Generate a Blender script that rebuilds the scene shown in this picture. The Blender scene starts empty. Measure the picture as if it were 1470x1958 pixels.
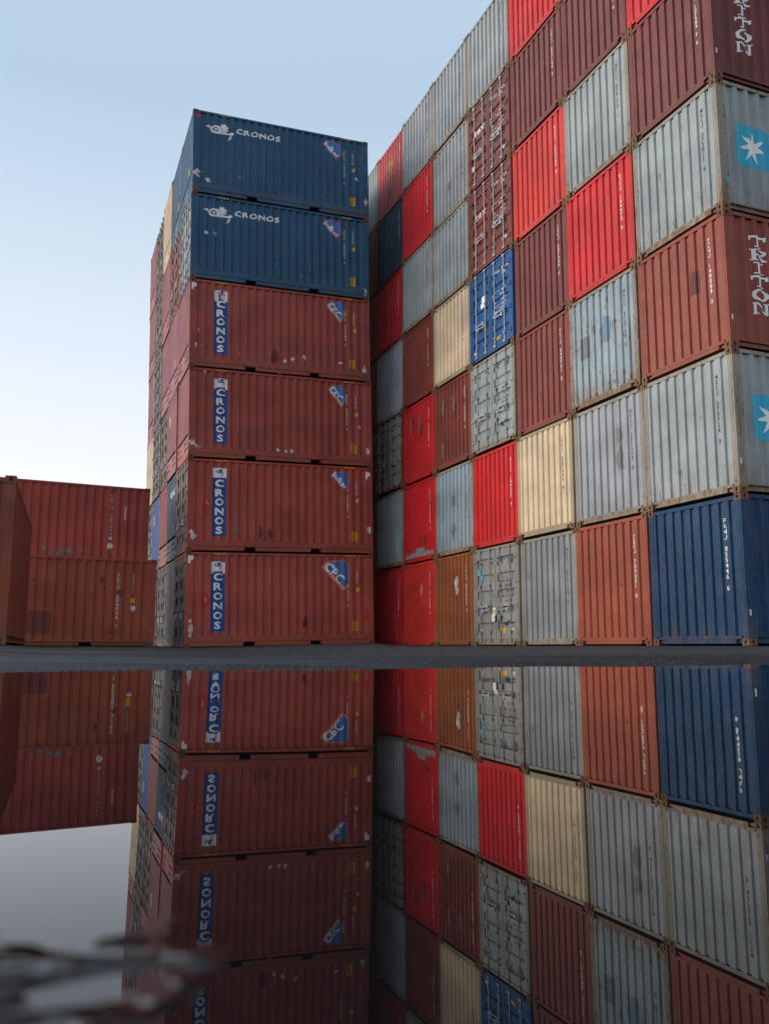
import bpy, bmesh, math, random
from mathutils import Matrix, Vector, noise as mnoise
R = math.radians
scene = bpy.context.scene
col = scene.collection

# ------------------------------------------------------------------ camera
CAMZ = 0.0428
cam_d = bpy.data.cameras.new('camera')
cam = bpy.data.objects.new('camera', cam_d)
col.objects.link(cam)
cam.location = (0, 0, CAMZ)
cam.rotation_euler = (math.pi/2 + 0.1569, 0, 0)
cam_d.sensor_fit = 'HORIZONTAL'
cam_d.sensor_width = 36
cam_d.lens = 36*1668.3/1470
cam_d.clip_start = 0.01
cam_d.clip_end = 5000
cam_d.dof.use_dof = True
cam_d.dof.focus_distance = 18
cam_d.dof.aperture_fstop = 20
scene.camera = cam

# ------------------------------------------------------------------ sky and sun
SUN_EL, SUN_AZ = R(18), R(-86)        # azimuth from +Y toward +X
w = bpy.data.worlds.new('World')
scene.world = w
w.use_nodes = True
nt = w.node_tree
bg = nt.nodes['Background']
sky = nt.nodes.new('ShaderNodeTexSky')
sky.sky_type = 'NISHITA'
sky.sun_disc = False
sky.sun_elevation = SUN_EL
sky.sun_rotation = SUN_AZ
sky.air_density = 1.0
sky.dust_density = 1.0
sky.ozone_density = 3.0
# thin high veil over the clear sky: whiter towards the horizon
def _n(t): return nt.nodes.new(t)
tcw = _n('ShaderNodeTexCoord'); sepw = _n('ShaderNodeSeparateXYZ'); nt.links.new(tcw.outputs['Generated'], sepw.inputs[0])
rw = _n('ShaderNodeValToRGB'); nt.links.new(sepw.outputs[2], rw.inputs[0])
er = rw.color_ramp
er.elements[0].position = 0.0; er.elements[0].color = (3.25, 2.92, 3.0, 1)
er.elements[1].position = 1.0; er.elements[1].color = (2.6, 3.0, 3.4, 1)
for ps, cl in ((.16, (2.75, 2.7, 2.9, 1)), (.34, (2.1, 2.3, 2.55, 1)), (.55, (1.35, 1.75, 2.15, 1)), (.72, (1.5, 1.9, 2.3, 1))):
    e = er.elements.new(ps); e.color = cl
mw = _n('ShaderNodeMix'); mw.data_type = 'RGBA'; mw.inputs[0].default_value = .93
nt.links.new(sky.outputs[0], mw.inputs[6]); nt.links.new(rw.outputs[0], mw.inputs[7])
# the veil is brighter on the side of the low sun
dt = _n('ShaderNodeVectorMath'); dt.operation = 'DOT_PRODUCT'; nt.links.new(tcw.outputs['Generated'], dt.inputs[0])
dt.inputs[1].default_value = (math.sin(SUN_AZ), math.cos(SUN_AZ), 0)
mr = _n('ShaderNodeMapRange'); nt.links.new(dt.outputs['Value'], mr.inputs[0])
mr.inputs[1].default_value = .5; mr.inputs[2].default_value = 1.0; mr.inputs[3].default_value = 1.0; mr.inputs[4].default_value = 1.8
ms = _n('ShaderNodeVectorMath'); ms.operation = 'SCALE'; nt.links.new(mw.outputs[2], ms.inputs[0]); nt.links.new(mr.outputs[0], ms.inputs[3])
nt.links.new(ms.outputs[0], bg.inputs[0])
bg.inputs[1].default_value = 0.14
sd = bpy.data.lights.new('sun', 'SUN')
sun = bpy.data.objects.new('sun', sd)
col.objects.link(sun)
sd.energy = 0.9
sd.angle = R(45)
sd.color = (1.0, 0.91, 0.82)
dirv = Vector((math.sin(SUN_AZ)*math.cos(SUN_EL), math.cos(SUN_AZ)*math.cos(SUN_EL), math.sin(SUN_EL)))
sun.rotation_euler = dirv.to_track_quat('Z', 'Y').to_euler()
scene.view_settings.view_transform = 'Standard'
scene.view_settings.look = 'None'
scene.view_settings.gamma = 1
scene.view_settings.use_curve_mapping = False
scene.view_settings.exposure = 1.4

# ------------------------------------------------------------------ materials
def new_mat(name):
    m = bpy.data.materials.new(name)
    m.use_nodes = True
    return m, m.node_tree, m.node_tree.nodes['Principled BSDF']

class NT:
    """small helper to write node trees"""
    def __init__(s, t): s.t = t
    def n(s, typ, **kw):
        x = s.t.nodes.new(typ)
        for k, v in kw.items(): setattr(x, k, v)
        return x
    def l(s, a, b): s.t.links.new(a, b)
    def val(s, sock, v):
        if isinstance(v, bpy.types.NodeSocket): s.l(v, sock)
        else: sock.default_value = v
    def math(s, op, a, b=0.0, c=None, clamp=False):
        x = s.n('ShaderNodeMath', operation=op, use_clamp=clamp)
        s.val(x.inputs[0], a); s.val(x.inputs[1], b)
        if c is not None: s.val(x.inputs[2], c)
        return x.outputs[0]
    def mix(s, f, a, b, mode='MIX'):
        x = s.n('ShaderNodeMix', data_type='RGBA', blend_type=mode)
        s.val(x.inputs[0], f); s.val(x.inputs[6], a); s.val(x.inputs[7], b)
        return x.outputs[2]
    def noise(s, vec, scale, detail=3.0, rough=.5):
        x = s.n('ShaderNodeTexNoise')
        s.l(vec, x.inputs['Vector'])
        x.inputs['Scale'].default_value = scale
        x.inputs['Detail'].default_value = detail
        x.inputs['Roughness'].default_value = rough
        return x.outputs['Fac']
    def mapv(s, vec, sc):
        x = s.n('ShaderNodeVectorMath', operation='MULTIPLY')
        s.l(vec, x.inputs[0]); x.inputs[1].default_value = sc
        return x.outputs[0]
    def ramp(s, v, a, b, lo=0.0, hi=1.0):
        x = s.n('ShaderNodeMapRange', interpolation_type='SMOOTHSTEP')
        s.val(x.inputs[0], v)
        s.val(x.inputs[1], a); s.val(x.inputs[2], b)
        x.inputs[3].default_value = lo; x.inputs[4].default_value = hi
        return x.outputs[0]

RUST = (0.115, 0.045, 0.018, 1)
def steel(name, edge, spots, grime, rough=.5):
    m, t, p = new_mat(name); N = NT(t)
    oi = N.n('ShaderNodeObjectInfo'); geo = N.n('ShaderNodeNewGeometry'); tc = N.n('ShaderNodeTexCoord')
    P = geo.outputs['Position']; O = tc.outputs['Object']
    wear = oi.outputs['Alpha']
    big = N.noise(N.mapv(P, (.55, .55, .9)), 1.3, 4)
    c = N.mix(N.ramp(big, .3, .7), N.mix(1.0, oi.outputs['Color'], (.82, .82, .83, 1), 'MULTIPLY'),
              N.mix(1.0, oi.outputs['Color'], (1.1, 1.1, 1.09, 1), 'MULTIPLY'))
    # sun bleached chalky areas
    ch = N.ramp(N.noise(N.mapv(P, (1, 1, .7)), 2.3, 5, .6), .5, .78)
    c = N.mix(N.math('MULTIPLY', ch, .05), c, (.42, .40, .39, 1))
    # vertical grime streaks
    st = N.noise(N.mapv(P, (9, 9, .55)), 1.0, 4, .6)
    sm = N.math('MULTIPLY', N.ramp(st, .5, .74), N.math('MULTIPLY_ADD', wear, grime*.9, grime*.15), clamp=True)
    c = N.mix(sm, c, (.085, .068, .05, 1))
    # soot patches
    so = N.ramp(N.noise(N.mapv(P, (2.2, 2.2, 1.4)), 1.7, 6, .7), .62, .8)
    c = N.mix(N.math('MULTIPLY', so, N.math('MULTIPLY_ADD', wear, .5, .12)), c, (.05, .042, .038, 1))
    # rust: near bottom and top edges, and as spots that grow with wear
    sep = N.n('ShaderNodeSeparateXYZ'); N.l(O, sep.inputs[0])
    zb = N.ramp(sep.outputs[2], .05, .65, 1, 0)
    rn = N.noise(N.mapv(P, (5, 5, 2.2)), 2.2, 7, .68)
    thr = N.math('MULTIPLY_ADD', wear, -.16*spots, .735)
    thr = N.math('MULTIPLY_ADD', N.math('MULTIPLY', zb, wear), -.12, thr)
    thr = N.math('SUBTRACT', thr, edge)
    rm = N.n('ShaderNodeMapRange'); N.l(rn, rm.inputs[0]); N.l(thr, rm.inputs[1])
    N.l(N.math('ADD', thr, .07), rm.inputs[2])
    rv = N.mix(N.noise(P, 31, 3), (.075, .028, .014, 1), (.24, .115, .045, 1))
    c = N.mix(N.math('MULTIPLY', rm.outputs[0], .85), c, rv)
    # brown wash creeping up from the bottom edge
    zw = N.math('MULTIPLY', N.math('MULTIPLY', N.ramp(sep.outputs[2], .1, .8, 1, 0), wear), N.ramp(N.noise(N.mapv(P, (3, 3, .8)), 1.4, 4, .6), .35, .7))
    c = N.mix(N.math('MULTIPLY', zw, .75), c, (.16, .10, .055, 1))
    # a thin run of rust below
    rs = N.ramp(N.noise(N.mapv(P, (17, 17, .8)), 1.0, 3, .6), .6, .76)
    c = N.mix(N.math('MULTIPLY', rs, N.math('MULTIPLY', wear, .6+edge)), c, (.25, .13, .055, 1))
    # small scratches and chips
    sc = N.ramp(N.noise(N.mapv(P, (16, 16, 9)), 2.0, 2, .5), .74, .78)
    c = N.mix(N.math('MULTIPLY', sc, .45), c, (.06, .04, .035, 1))
    N.l(c, p.inputs['Base Color'])
    N.l(N.math('MULTIPLY_ADD', N.noise(P, 6, 4), .3, rough-.15), p.inputs['Roughness'])
    p.inputs['Specular IOR Level'].default_value = .22
    b = N.n('ShaderNodeBump'); b.inputs['Strength'].default_value = .6; b.inputs['Distance'].default_value = .032
    h = N.math('ADD', N.noise(N.mapv(P, (1, 1, .8)), 2.4, 2), N.math('MULTIPLY', N.noise(P, 40, 2), .03))
    N.l(h, b.inputs['Height']); N.l(b.outputs[0], p.inputs['Normal'])
    return m
M_PANEL = steel('painted_panel_steel', 0.0, 1.0, .5)
M_FRAME = steel('painted_frame_steel', 0.04, 1.1, .6, .55)
M_CAST = steel('worn_cast_steel', 0.14, 1.4, .8, .7)

def plain(name, rgb, rough=.5, metal=0.0, worn=0.0, var=.12):
    m, t, p = new_mat(name); N = NT(t)
    geo = N.n('ShaderNodeNewGeometry'); P = geo.outputs['Position']
    lo = tuple(x*(1-var) for x in rgb)+(1,); hi = tuple(min(1, x*(1+var)) for x in rgb)+(1,)
    c = N.mix(N.noise(P, 5, 4), lo, hi)
    N.l(c, p.inputs['Base Color'])
    p.inputs['Roughness'].default_value = rough
    p.inputs['Metallic'].default_value = metal
    p.inputs['Specular IOR Level'].default_value = .22
    if worn:
        a = N.ramp(N.noise(N.mapv(P, (1, 1, .6)), 16, 5, .7), .62-worn*.2, .70-worn*.2, 1, 0)
        a = N.math('MULTIPLY', a, 1.0)
        N.l(a, p.inputs['Alpha'])
    return m
M_WHITE = plain('white_marking_paint', (.60, .60, .58), .5, worn=.08)
M_WHITE2 = plain('white_lettering_paint', (.76, .76, .73), .5)
M_SCUFF = plain('paper_sticker_remains', (.60, .55, .54), .7, worn=.45)
M_DARK = plain('dark_marking_paint', (.035, .045, .06), .5, worn=.04)
M_BANNER = plain('blue_banner_film', (.012, .075, .27), .4, worn=.06)
M_YEL = plain('yellow_warning_label', (.62, .33, .015), .5, worn=.15)
M_BLACK = plain('black_label_print', (.012, .012, .014), .5)
M_GAP = plain('black_seal_and_recess', (.012, .012, .012), .8)  # near-black for door seals, fork pockets and hatch slots
M_CYAN = plain('cyan_panel_paint', (.03, .36, .52), .45, worn=.03)
M_LOGOB = plain('pale_blue_logo_film', (.06, .17, .42), .4, worn=.1)
M_LOGOR = plain('magenta_logo_edge', (.42, .09, .17), .5, worn=.1)
M_TAN = plain('tan_logo_edge', (.56, .38, .24), .5, worn=.1)
M_ORL = plain('orange_logo_edge', (.66, .26, .15), .5, worn=.12)
M_REDS = plain('red_label_film', (.5, .03, .02), .5, worn=.1)
M_GREEN = plain('green_label_film', (.02, .42, .25), .5)
M_OCHRE = plain('ochre_faded_emblem', (.42, .2, .05), .6, worn=.35)
M_PATCH = plain('grey_repaint_patch', (.175, .175, .172), .6, worn=.42)
M_PATCHB = plain('blue_grey_repaint_patch', (.16, .23, .29), .6, worn=.1)
M_PATCHM = plain('maroon_repaint_patch', (.115, .032, .032), .6, worn=.1)
M_BARE = plain('bare_abraded_steel', (.25, .25, .24), .6, worn=.2)
M_BAR = plain('galvanised_bar', (.36, .38, .39), .45, .3)
M_BAR2 = plain('brown_worn_bar', (.27, .23, .19), .5, .2)

def asphalt():
    m, t, p = new_mat('wet_asphalt'); N = NT(t)
    geo = N.n('ShaderNodeNewGeometry'); P = geo.outputs['Position']
    g = N.noise(P, 160, 3, .6)
    lo = N.noise(N.mapv(P, (.22, 1.3, 1)), 1.0, 5, .65)
    sp = N.n('ShaderNodeSeparateXYZ'); N.l(P, sp.inputs[0])
    xr = N.ramp(N.math('ADD', sp.outputs[0], N.math('MULTIPLY', lo, 1.2)), -.6, 1.6)
    near = N.mix(xr, (.085, .103, .140, 1), (.036, .034, .044, 1))      # fine wet film along the water; bluish sky reflection painted in at left
    far = N.mix(N.ramp(N.math('DIVIDE', sp.outputs[0], sp.outputs[1]), -.25, .1), (.022, .024, .028, 1), (.105, .103, .105, 1))
    fz = N.ramp(N.math('MULTIPLY_ADD', lo, 1.6, N.math('MULTIPLY_ADD', sp.outputs[0], -.45, sp.outputs[1])), 3.6, 4.6)
    c = N.mix(fz, near, far)
    st = N.noise(N.mapv(P, (.12, 2.2, 1)), 1.6, 4, .6)
    c = N.mix(N.ramp(st, .42, .6), c, N.mix(1.0, c, (.45, .45, .47, 1), 'MULTIPLY'))
    c = N.mix(1.0, c, N.mix(g, (.1, .1, .1, 1), (.62, .62, .62, 1)), 'MULTIPLY')
    p.inputs['Specular IOR Level'].default_value = .15
    N.l(c, p.inputs['Base Color'])
    N.l(N.ramp(lo, .35, .7, .8, .5), p.inputs['Roughness'])
    v = N.n('ShaderNodeTexVoronoi'); v.inputs['Scale'].default_value = 70
    N.l(P, v.inputs['Vector'])
    b = N.n('ShaderNodeBump'); b.inputs['Strength'].default_value = .7; b.inputs['Distance'].default_value = .006
    N.l(N.math('ADD', v.outputs['Distance'], g), b.inputs['Height'])
    N.l(b.outputs[0], p.inputs['Normal'])
    return m
def water():
    m, t, p = new_mat('still_puddle_water'); N = NT(t)
    p.inputs['Base Color'].default_value = (.004, .0045, .005, 1)
    p.inputs['Roughness'].default_value = .008
    p.inputs['IOR'].default_value = 1.39
    geo = N.n('ShaderNodeNewGeometry'); P = geo.outputs['Position']
    sep = N.n('ShaderNodeSeparateXYZ'); N.l(P, sep.inputs[0])
    # drips ruffle the water just before the camera, at the left
    wob = N.noise(P, 55, 2)
    yy = N.math('MULTIPLY_ADD', wob, .05, sep.outputs[1])
    patch = N.ramp(N.noise(N.mapv(P, (1, 1.6, 1)), 55, 1), .46, .56)
    mask = N.math('MULTIPLY', N.ramp(yy, .152, .172, 1, 0), N.ramp(N.math('MULTIPLY_ADD', wob, .05, sep.outputs[0]), -.019, -.002, 1, 0))
    mask = N.math('MULTIPLY', mask, patch)
    rip = N.noise(N.mapv(P, (.7, 1.25, 1)), 150, 1.0, .4)
    slow = N.noise(P, 3.0, 1)
    b = N.n('ShaderNodeBump'); b.inputs['Strength'].default_value = 1.0; b.inputs['Distance'].default_value = .0040
    N.l(N.math('MULTIPLY', rip, mask), b.inputs['Height'])
    b2 = N.n('ShaderNodeBump'); b2.inputs['Strength'].default_value = 1.0; b2.inputs['Distance'].default_value = .0008
    N.l(slow, b2.inputs['Height']); N.l(b.outputs[0], b2.inputs['Normal'])
    N.l(b2.outputs[0], p.inputs['Normal'])
    return m
M_ASPH, M_WATER = asphalt(), water()

# ------------------------------------------------------------------ helpers
class MB:
    def __init__(s): s.v = []; s.f = []
    def quad(s, a, b, c, d):
        n = len(s.v); s.v += [a, b, c, d]; s.f.append((n, n+1, n+2, n+3))
    def box(s, x0, x1, y0, y1, z0, z1):
        n = len(s.v)
        s.v += [(x0,y0,z0),(x1,y0,z0),(x1,y1,z0),(x0,y1,z0),(x0,y0,z1),(x1,y0,z1),(x1,y1,z1),(x0,y1,z1)]
        s.f += [tuple(n+i for i in q) for q in ((0,3,2,1),(4,5,6,7),(0,1,5,4),(1,2,6,5),(2,3,7,6),(3,0,4,7))]
    def cyl(s, x, y, z0, z1, r, k=8):
        n = len(s.v)
        for z in (z0, z1):
            s.v += [(x+r*math.cos(2*math.pi*i/k), y+r*math.sin(2*math.pi*i/k), z) for i in range(k)]
        for i in range(k):
            j = (i+1) % k
            s.f.append((n+i, n+j, n+k+j, n+k+i))
        s.f += [tuple(n+k+i for i in range(k)), tuple(n+k-1-i for i in range(k))]
    def poly(s, pts):
        n = len(s.v); s.v += pts; s.f.append(tuple(range(n, n+len(pts))))
    def mesh(s, name, mat, bevel=0):
        me = bpy.data.meshes.new(name)
        me.from_pydata([tuple(p) for p in s.v], [], s.f)
        if bevel:
            bm = bmesh.new(); bm.from_mesh(me)
            bmesh.ops.bevel(bm, geom=bm.edges[:], offset=bevel, segments=1, affect='EDGES', clamp_overlap=True)
            bm.to_mesh(me); bm.free()
        me.materials.append(mat)
        return me
def obj(name, me, parent=None, color=None):
    o = bpy.data.objects.new(name, me); col.objects.link(o)
    if parent: o.parent = parent
    if color: o.color = color
    return o
def tag(o, label, cat, group=None, kind=None):
    if label: o['label'] = label
    if cat: o['category'] = cat
    if group: o['group'] = group
    if kind: o['kind'] = kind

# ------------------------------------------------------------------ container geometry
HX, HY = 3.029, 1.219
SC_Z0, BULK_Z0 = .165, .33
def lin(a, b, t): return a+(b-a)*t
def side_profile():
    x0, x1, n = -HX+.20, HX-.20, 21
    p = (x1-x0)/n; pts = [(x0, 0)]
    for i in range(n):
        a = x0+i*p
        pts += [(a+p*.13, 0), (a+p*.35, .044), (a+p*.65, .044), (a+p*.87, 0)]
    pts.append((x1, 0))
    return pts
def end_profile():
    y0, y1, n = -HY+.13, HY-.13, 9
    p = (y1-y0)/n; pts = [(y0, 0)]
    for i in range(n):
        a = y0+i*p
        pts += [(a+p*.27, 0), (a+p*.36, .036), (a+p*.64, .036), (a+p*.73, 0)]
    pts.append((y1, 0))
    return pts
SIDEP, ENDP = side_profile(), end_profile()
cache = {}
def cached(key, fn):
    if key not in cache: cache[key] = fn()
    return cache[key]
def m_side(H, z0, sgn):
    mb = MB()
    for (a, da), (b, db) in zip(SIDEP, SIDEP[1:]):
        y1, y2 = sgn*(HY-.010-da), sgn*(HY-.010-db)
        mb.quad((a, y1, z0), (b, y2, z0), (b, y2, H-.075), (a, y1, H-.075))
    return mb.mesh('side_panel', M_PANEL)
def m_end(H, z0, sgn):
    mb = MB()
    for (a, da), (b, db) in zip(ENDP, ENDP[1:]):
        x1, x2 = sgn*(HX-.012-da), sgn*(HX-.012-db)
        mb.quad((x1, a, z0), (x2, b, z0), (x2, b, H-.10), (x1, a, H-.10))
    return mb.mesh('end_panel', M_PANEL)
def m_post(H, sx, sy):
    mb = MB()
    X = sorted((sx*(HX-.006), sx*(HX-.205))); Y = sorted((sy*(HY-.006), sy*(HY-.135)))
    # an L-shaped pressed post: end web and side web with a step
    mb.box(X[0], X[1], *sorted((sy*(HY-.006), sy*(HY-.05))), .118, H-.118)
    mb.box(*sorted((sx*(HX-.006), sx*(HX-.06))), *sorted((sy*(HY-.05), sy*(HY-.135))), .118, H-.118)
    return mb.mesh('corner_post', M_FRAME, .004)
def m_cast(H, sx, sy, top):
    """corner casting with an oval hole sunk in both outer faces and in the top or bottom"""
    mb = MB()
    L, Wd, Ht = .178, .162, .118
    x0, x1 = sorted((sx*HX, sx*(HX-L))); y0, y1 = sorted((sy*HY, sy*(HY-Wd)))
    z0, z1 = (H-Ht, H) if top else (0, Ht)
    def hole(org, U, V, n, w_, h_, rw, rh):
        # outer rectangle w_ x h_ with an 8-sided hole rw x rh, sunk along -n
        o8 = [(1,0),(1,1),(0,1),(-1,1),(-1,0),(-1,-1),(0,-1),(1,-1)]
        outer = [org+U*(a*w_/2)+V*(b*h_/2) for a, b in o8]
        inner = [org+U*(math.cos(i*math.pi/4)*rw)+V*(math.sin(i*math.pi/4)*rh) for i in range(8)]
        deep = [q-n*.045 for q in inner]
        for i in range(8):
            j = (i+1) % 8
            mb.quad(outer[i], outer[j], inner[j], inner[i])
            mb.quad(inner[i], inner[j], deep[j], deep[i])
        mb.poly(deep)
    cx, cy, cz = (x0+x1)/2, (y0+y1)/2, (z0+z1)/2
    X, Y, Z = Vector((1,0,0)), Vector((0,1,0)), Vector((0,0,1))
    hole(Vector((sx*HX, cy, cz)), Y, Z, X*sx, Wd, Ht, .024, .036)
    hole(Vector((cx, sy*HY, cz)), X, Z, Y*sy, L, Ht, .027, .036)
    hole(Vector((cx, cy, z1 if top else z0)), X, Y, Z*(1 if top else -1), L, Wd, .05, .03)
    mb.quad((sx*(HX-L), y0, z0), (sx*(HX-L), y1, z0), (sx*(HX-L), y1, z1), (sx*(HX-L), y0, z1))
    mb.quad((x0, sy*(HY-Wd), z0), (x1, sy*(HY-Wd), z0), (x1, sy*(HY-Wd), z1), (x0, sy*(HY-Wd), z1))
    zz = z0 if top else z1
    mb.quad((x0, y0, zz), (x1, y0, zz), (x1, y1, zz), (x0, y1, zz))
    return mb.mesh('corner_casting', M_CAST)
def m_toprail(H, sgn):
    mb = MB()
    mb.box(-HX+.178, HX-.178, *sorted((sgn*(HY-.004), sgn*(HY-.064))), H-.085, H-.012)
    return mb.mesh('top_rail', M_FRAME, .004)
def m_header(H, sgn):
    mb = MB()
    mb.box(*sorted((sgn*(HX-.004), sgn*(HX-.08))), -HY+.162, HY-.162, H-.105, H-.030)
    return mb.mesh('end_header', M_FRAME, .004)
def m_sill(H, sgn, big=False):
    mb = MB()
    X = sorted((sgn*(HX-.004), sgn*(HX-.09)))
    mb.box(*X, -HY+.162, HY-.162, .105, .165)
    mb.box(*X, -HY+.30, HY-.30, .030, .105)
    X = sorted((sgn*(HX-.05), sgn*(HX-.09)))
    mb.box(*X, -HY+.162, -HY+.30, .04, .105); mb.box(*X, HY-.30, HY-.162, .04, .105)
    return mb.mesh('end_sill', M_FRAME, .004)
def m_botrail(H, sgn, bulk):
    mb = MB()
    e = HX-.178
    yo, yi = sgn*(HY-.004), sgn*(HY-.06)
    Y = sorted((yo, yi))
    PW, PC = .18, 1.08
    cuts = [(-e, -PC-PW), (-PC+PW, PC-PW), (PC+PW, e)]
    if bulk:
        mb.box(-e, e, *Y, .165, BULK_Z0)
        Y2 = sorted((sgn*(HY-.022), yi))
        mb.box(-e, e, *Y2, .145, .165)
        for a, b in cuts: mb.box(a, b, *Y, .035, .145)
    else:
        mb.box(-e, e, *Y, .135, .165)
        Y2 = sorted((sgn*(HY-.04), yi))
        mb.box(-e, e, *Y2, .115, .135)
        for a, b in cuts:
            mb.box(a, b, *Y2, .055, .115)
            mb.box(a, b, *Y, .035, .055)
    return mb.mesh('bottom_rail', M_FRAME, .003)
def m_pockets(sgn, c):
    mb = MB()
    if True:
        a, b = c-.18, c+.18
        y0, y1 = sgn*(HY-.055), sgn*.35
        mb.quad((a, y0, .14), (b, y0, .14), (b, y1, .14), (a, y1, .14))
        mb.quad((a, y0, .004), (a, y1, .004), (a, y1, .14), (a, y0, .14))
        mb.quad((b, y0, .004), (b, y1, .004), (b, y1, .14), (b, y0, .14))
        mb.quad((a, y1, .004), (b, y1, .004), (b, y1, .14), (a, y1, .14))
    return mb.mesh('fork_pocket', M_GAP)
def m_roof(H):
    mb = MB()
    n = 24; xs = [lin(-HX+.1, HX-.1, i/n) for i in range(n+1)]
    zs = [H-.035+(.02 if i % 2 else 0) for i in range(n+1)]
    for i in range(n):
        mb.quad((xs[i], -HY+.06, zs[i]), (xs[i+1], -HY+.06, zs[i+1]), (xs[i+1], HY-.06, zs[i+1]), (xs[i], HY-.06, zs[i]))
    return mb.mesh('roof_panel', M_PANEL)
def m_floor():
    mb = MB(); mb.box(-HX+.09, HX-.09, -HY+.06, HY-.06, .145, .16)
    for i in range(12):
        x = lin(-HX+.3, HX-.3, i/11); mb.box(x-.02, x+.02, -HY+.06, HY-.06, .06, .144)
    return mb.mesh('floor_frame', M_FRAME)
def door_bands(H):
    z0, z1 = .26, H-.22
    n = 5; p = (z1-z0)/n
    return [(z0+i*p+p*.20, z0+i*p+p*.80) for i in range(n)]
DX = HX-.020
def m_door(H, s):
    """door leaf, s=+1 the leaf at +y (left seen from outside), five pressed bands"""
    mb = MB()
    y0, y1 = sorted((s*.012, s*(HY-.14)))
    z0, z1 = .172, H-.112
    x = -DX
    a, b = y0+.09, y1-.09
    zs = [z0]; d = [0]
    for p, q in door_bands(H):
        zs += [p, p+.035, q-.035, q]; d += [0, .036, .036, 0]
    zs.append(z1); d.append(0)
    for i in range(len(zs)-1):
        mb.quad((x+d[i], a, zs[i]), (x+d[i+1], a, zs[i+1]), (x+d[i+1], b, zs[i+1]), (x+d[i], b, zs[i]))
    mb.box(x-.004, x+.045, y0, a, z0, z1); mb.box(x-.004, x+.045, b, y1, z0, z1)
    mb.box(x-.004, x+.045, a, b, z0, z0+.06); mb.box(x-.004, x+.045, a, b, z1-.06, z1)
    mb.box(x+.05, x+.06, y0, y1, z0, z1)
    return mb.mesh('door', M_PANEL)
def m_seal(H):
    mb = MB()
    mb.box(-DX+.002, -DX+.03, -.012, .012, .165, H-.105)
    for s in (-1, 1): mb.box(-DX+.004, -DX+.03, *sorted((s*(HY-.14), s*(HY-.133))), .166, H-.106)
    return mb.mesh('door_seal', M_GAP)
def m_bar(H, y):
    mb = MB(); x = -HX-.008
    mb.cyl(x, y, .10, H-.05, .014)
    for z in (.13, H-.09): mb.box(x-.022, x+.022, y-.05, y+.05, z-.03, z+.03)
    for z in (.36, .95, 1.55, H-.42): mb.box(x-.026, x+.02, y-.038, y+.038, z-.025, z+.025)
    return mb.mesh('locking_bar', M_BAR)
def m_handle(H, y, s):
    mb = MB(); x = -HX-.022
    mb.box(x-.010, x+.006, *sorted((y, y+s*.42)), .90+.1*(abs(y) > .5), .932+.1*(abs(y) > .5))
    mb.box(x-.018, x+.01, *sorted((y+s*.36, y+s*.44)), .86+.1*(abs(y) > .5), .96+.1*(abs(y) > .5))
    return mb.mesh('door_handle', M_BAR)
def m_hinge(H, s, i):
    mb = MB(); z = lin(.35, H-.35, i/3)
    mb.box(-HX-.004, -HX+.02, *sorted((s*(HY-.05), s*(HY-.25))), z-.03, z+.03)
    mb.cyl(-HX-.004, s*(HY-.115), z-.06, z+.06, .016, 6)
    return mb.mesh('hinge', M_FRAME)
def m_bulkend(H):
    """discharge end of a bulk container: corrugated above, a dark slot, a proud lower chest with ridges"""
    mb = MB()
    for (a, da), (b, db) in zip(ENDP, ENDP[1:]):
        x1, x2 = -(HX-.012-da), -(HX-.012-db)
        mb.quad((x1, a, .80), (x2, b, .80), (x2, b, H-.10), (x1, a, H-.10))
    return mb.mesh('end_panel', M_PANEL)
def m_chest(H):
    mb = MB()
    y0, y1 = -HY+.14, HY-.14
    mb.box(-HX+.010, -HX+.06, y0, y1, .168, .30)
    mb.box(-HX+.030, -HX+.06, y0, y1, .30, .36)
    mb.box(-HX+.006, -HX+.06, y0, y1, .36, .50)
    mb.box(-HX+.030, -HX+.06, y0, y1, .50, .56)
    mb.box(-HX+.010, -HX+.06, y0, y1, .56, .70)
    mb.box(-HX+.004, -HX+.02, -.35, .35, .22, .62)
    return mb.mesh('discharge_hatch', M_FRAME, .004)
def m_slot(H):
    mb = MB(); mb.box(-HX+.065, -HX+.10, -HY+.14, HY-.14, .69, .81)
    return mb.mesh('hatch_slot', M_GAP)

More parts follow.
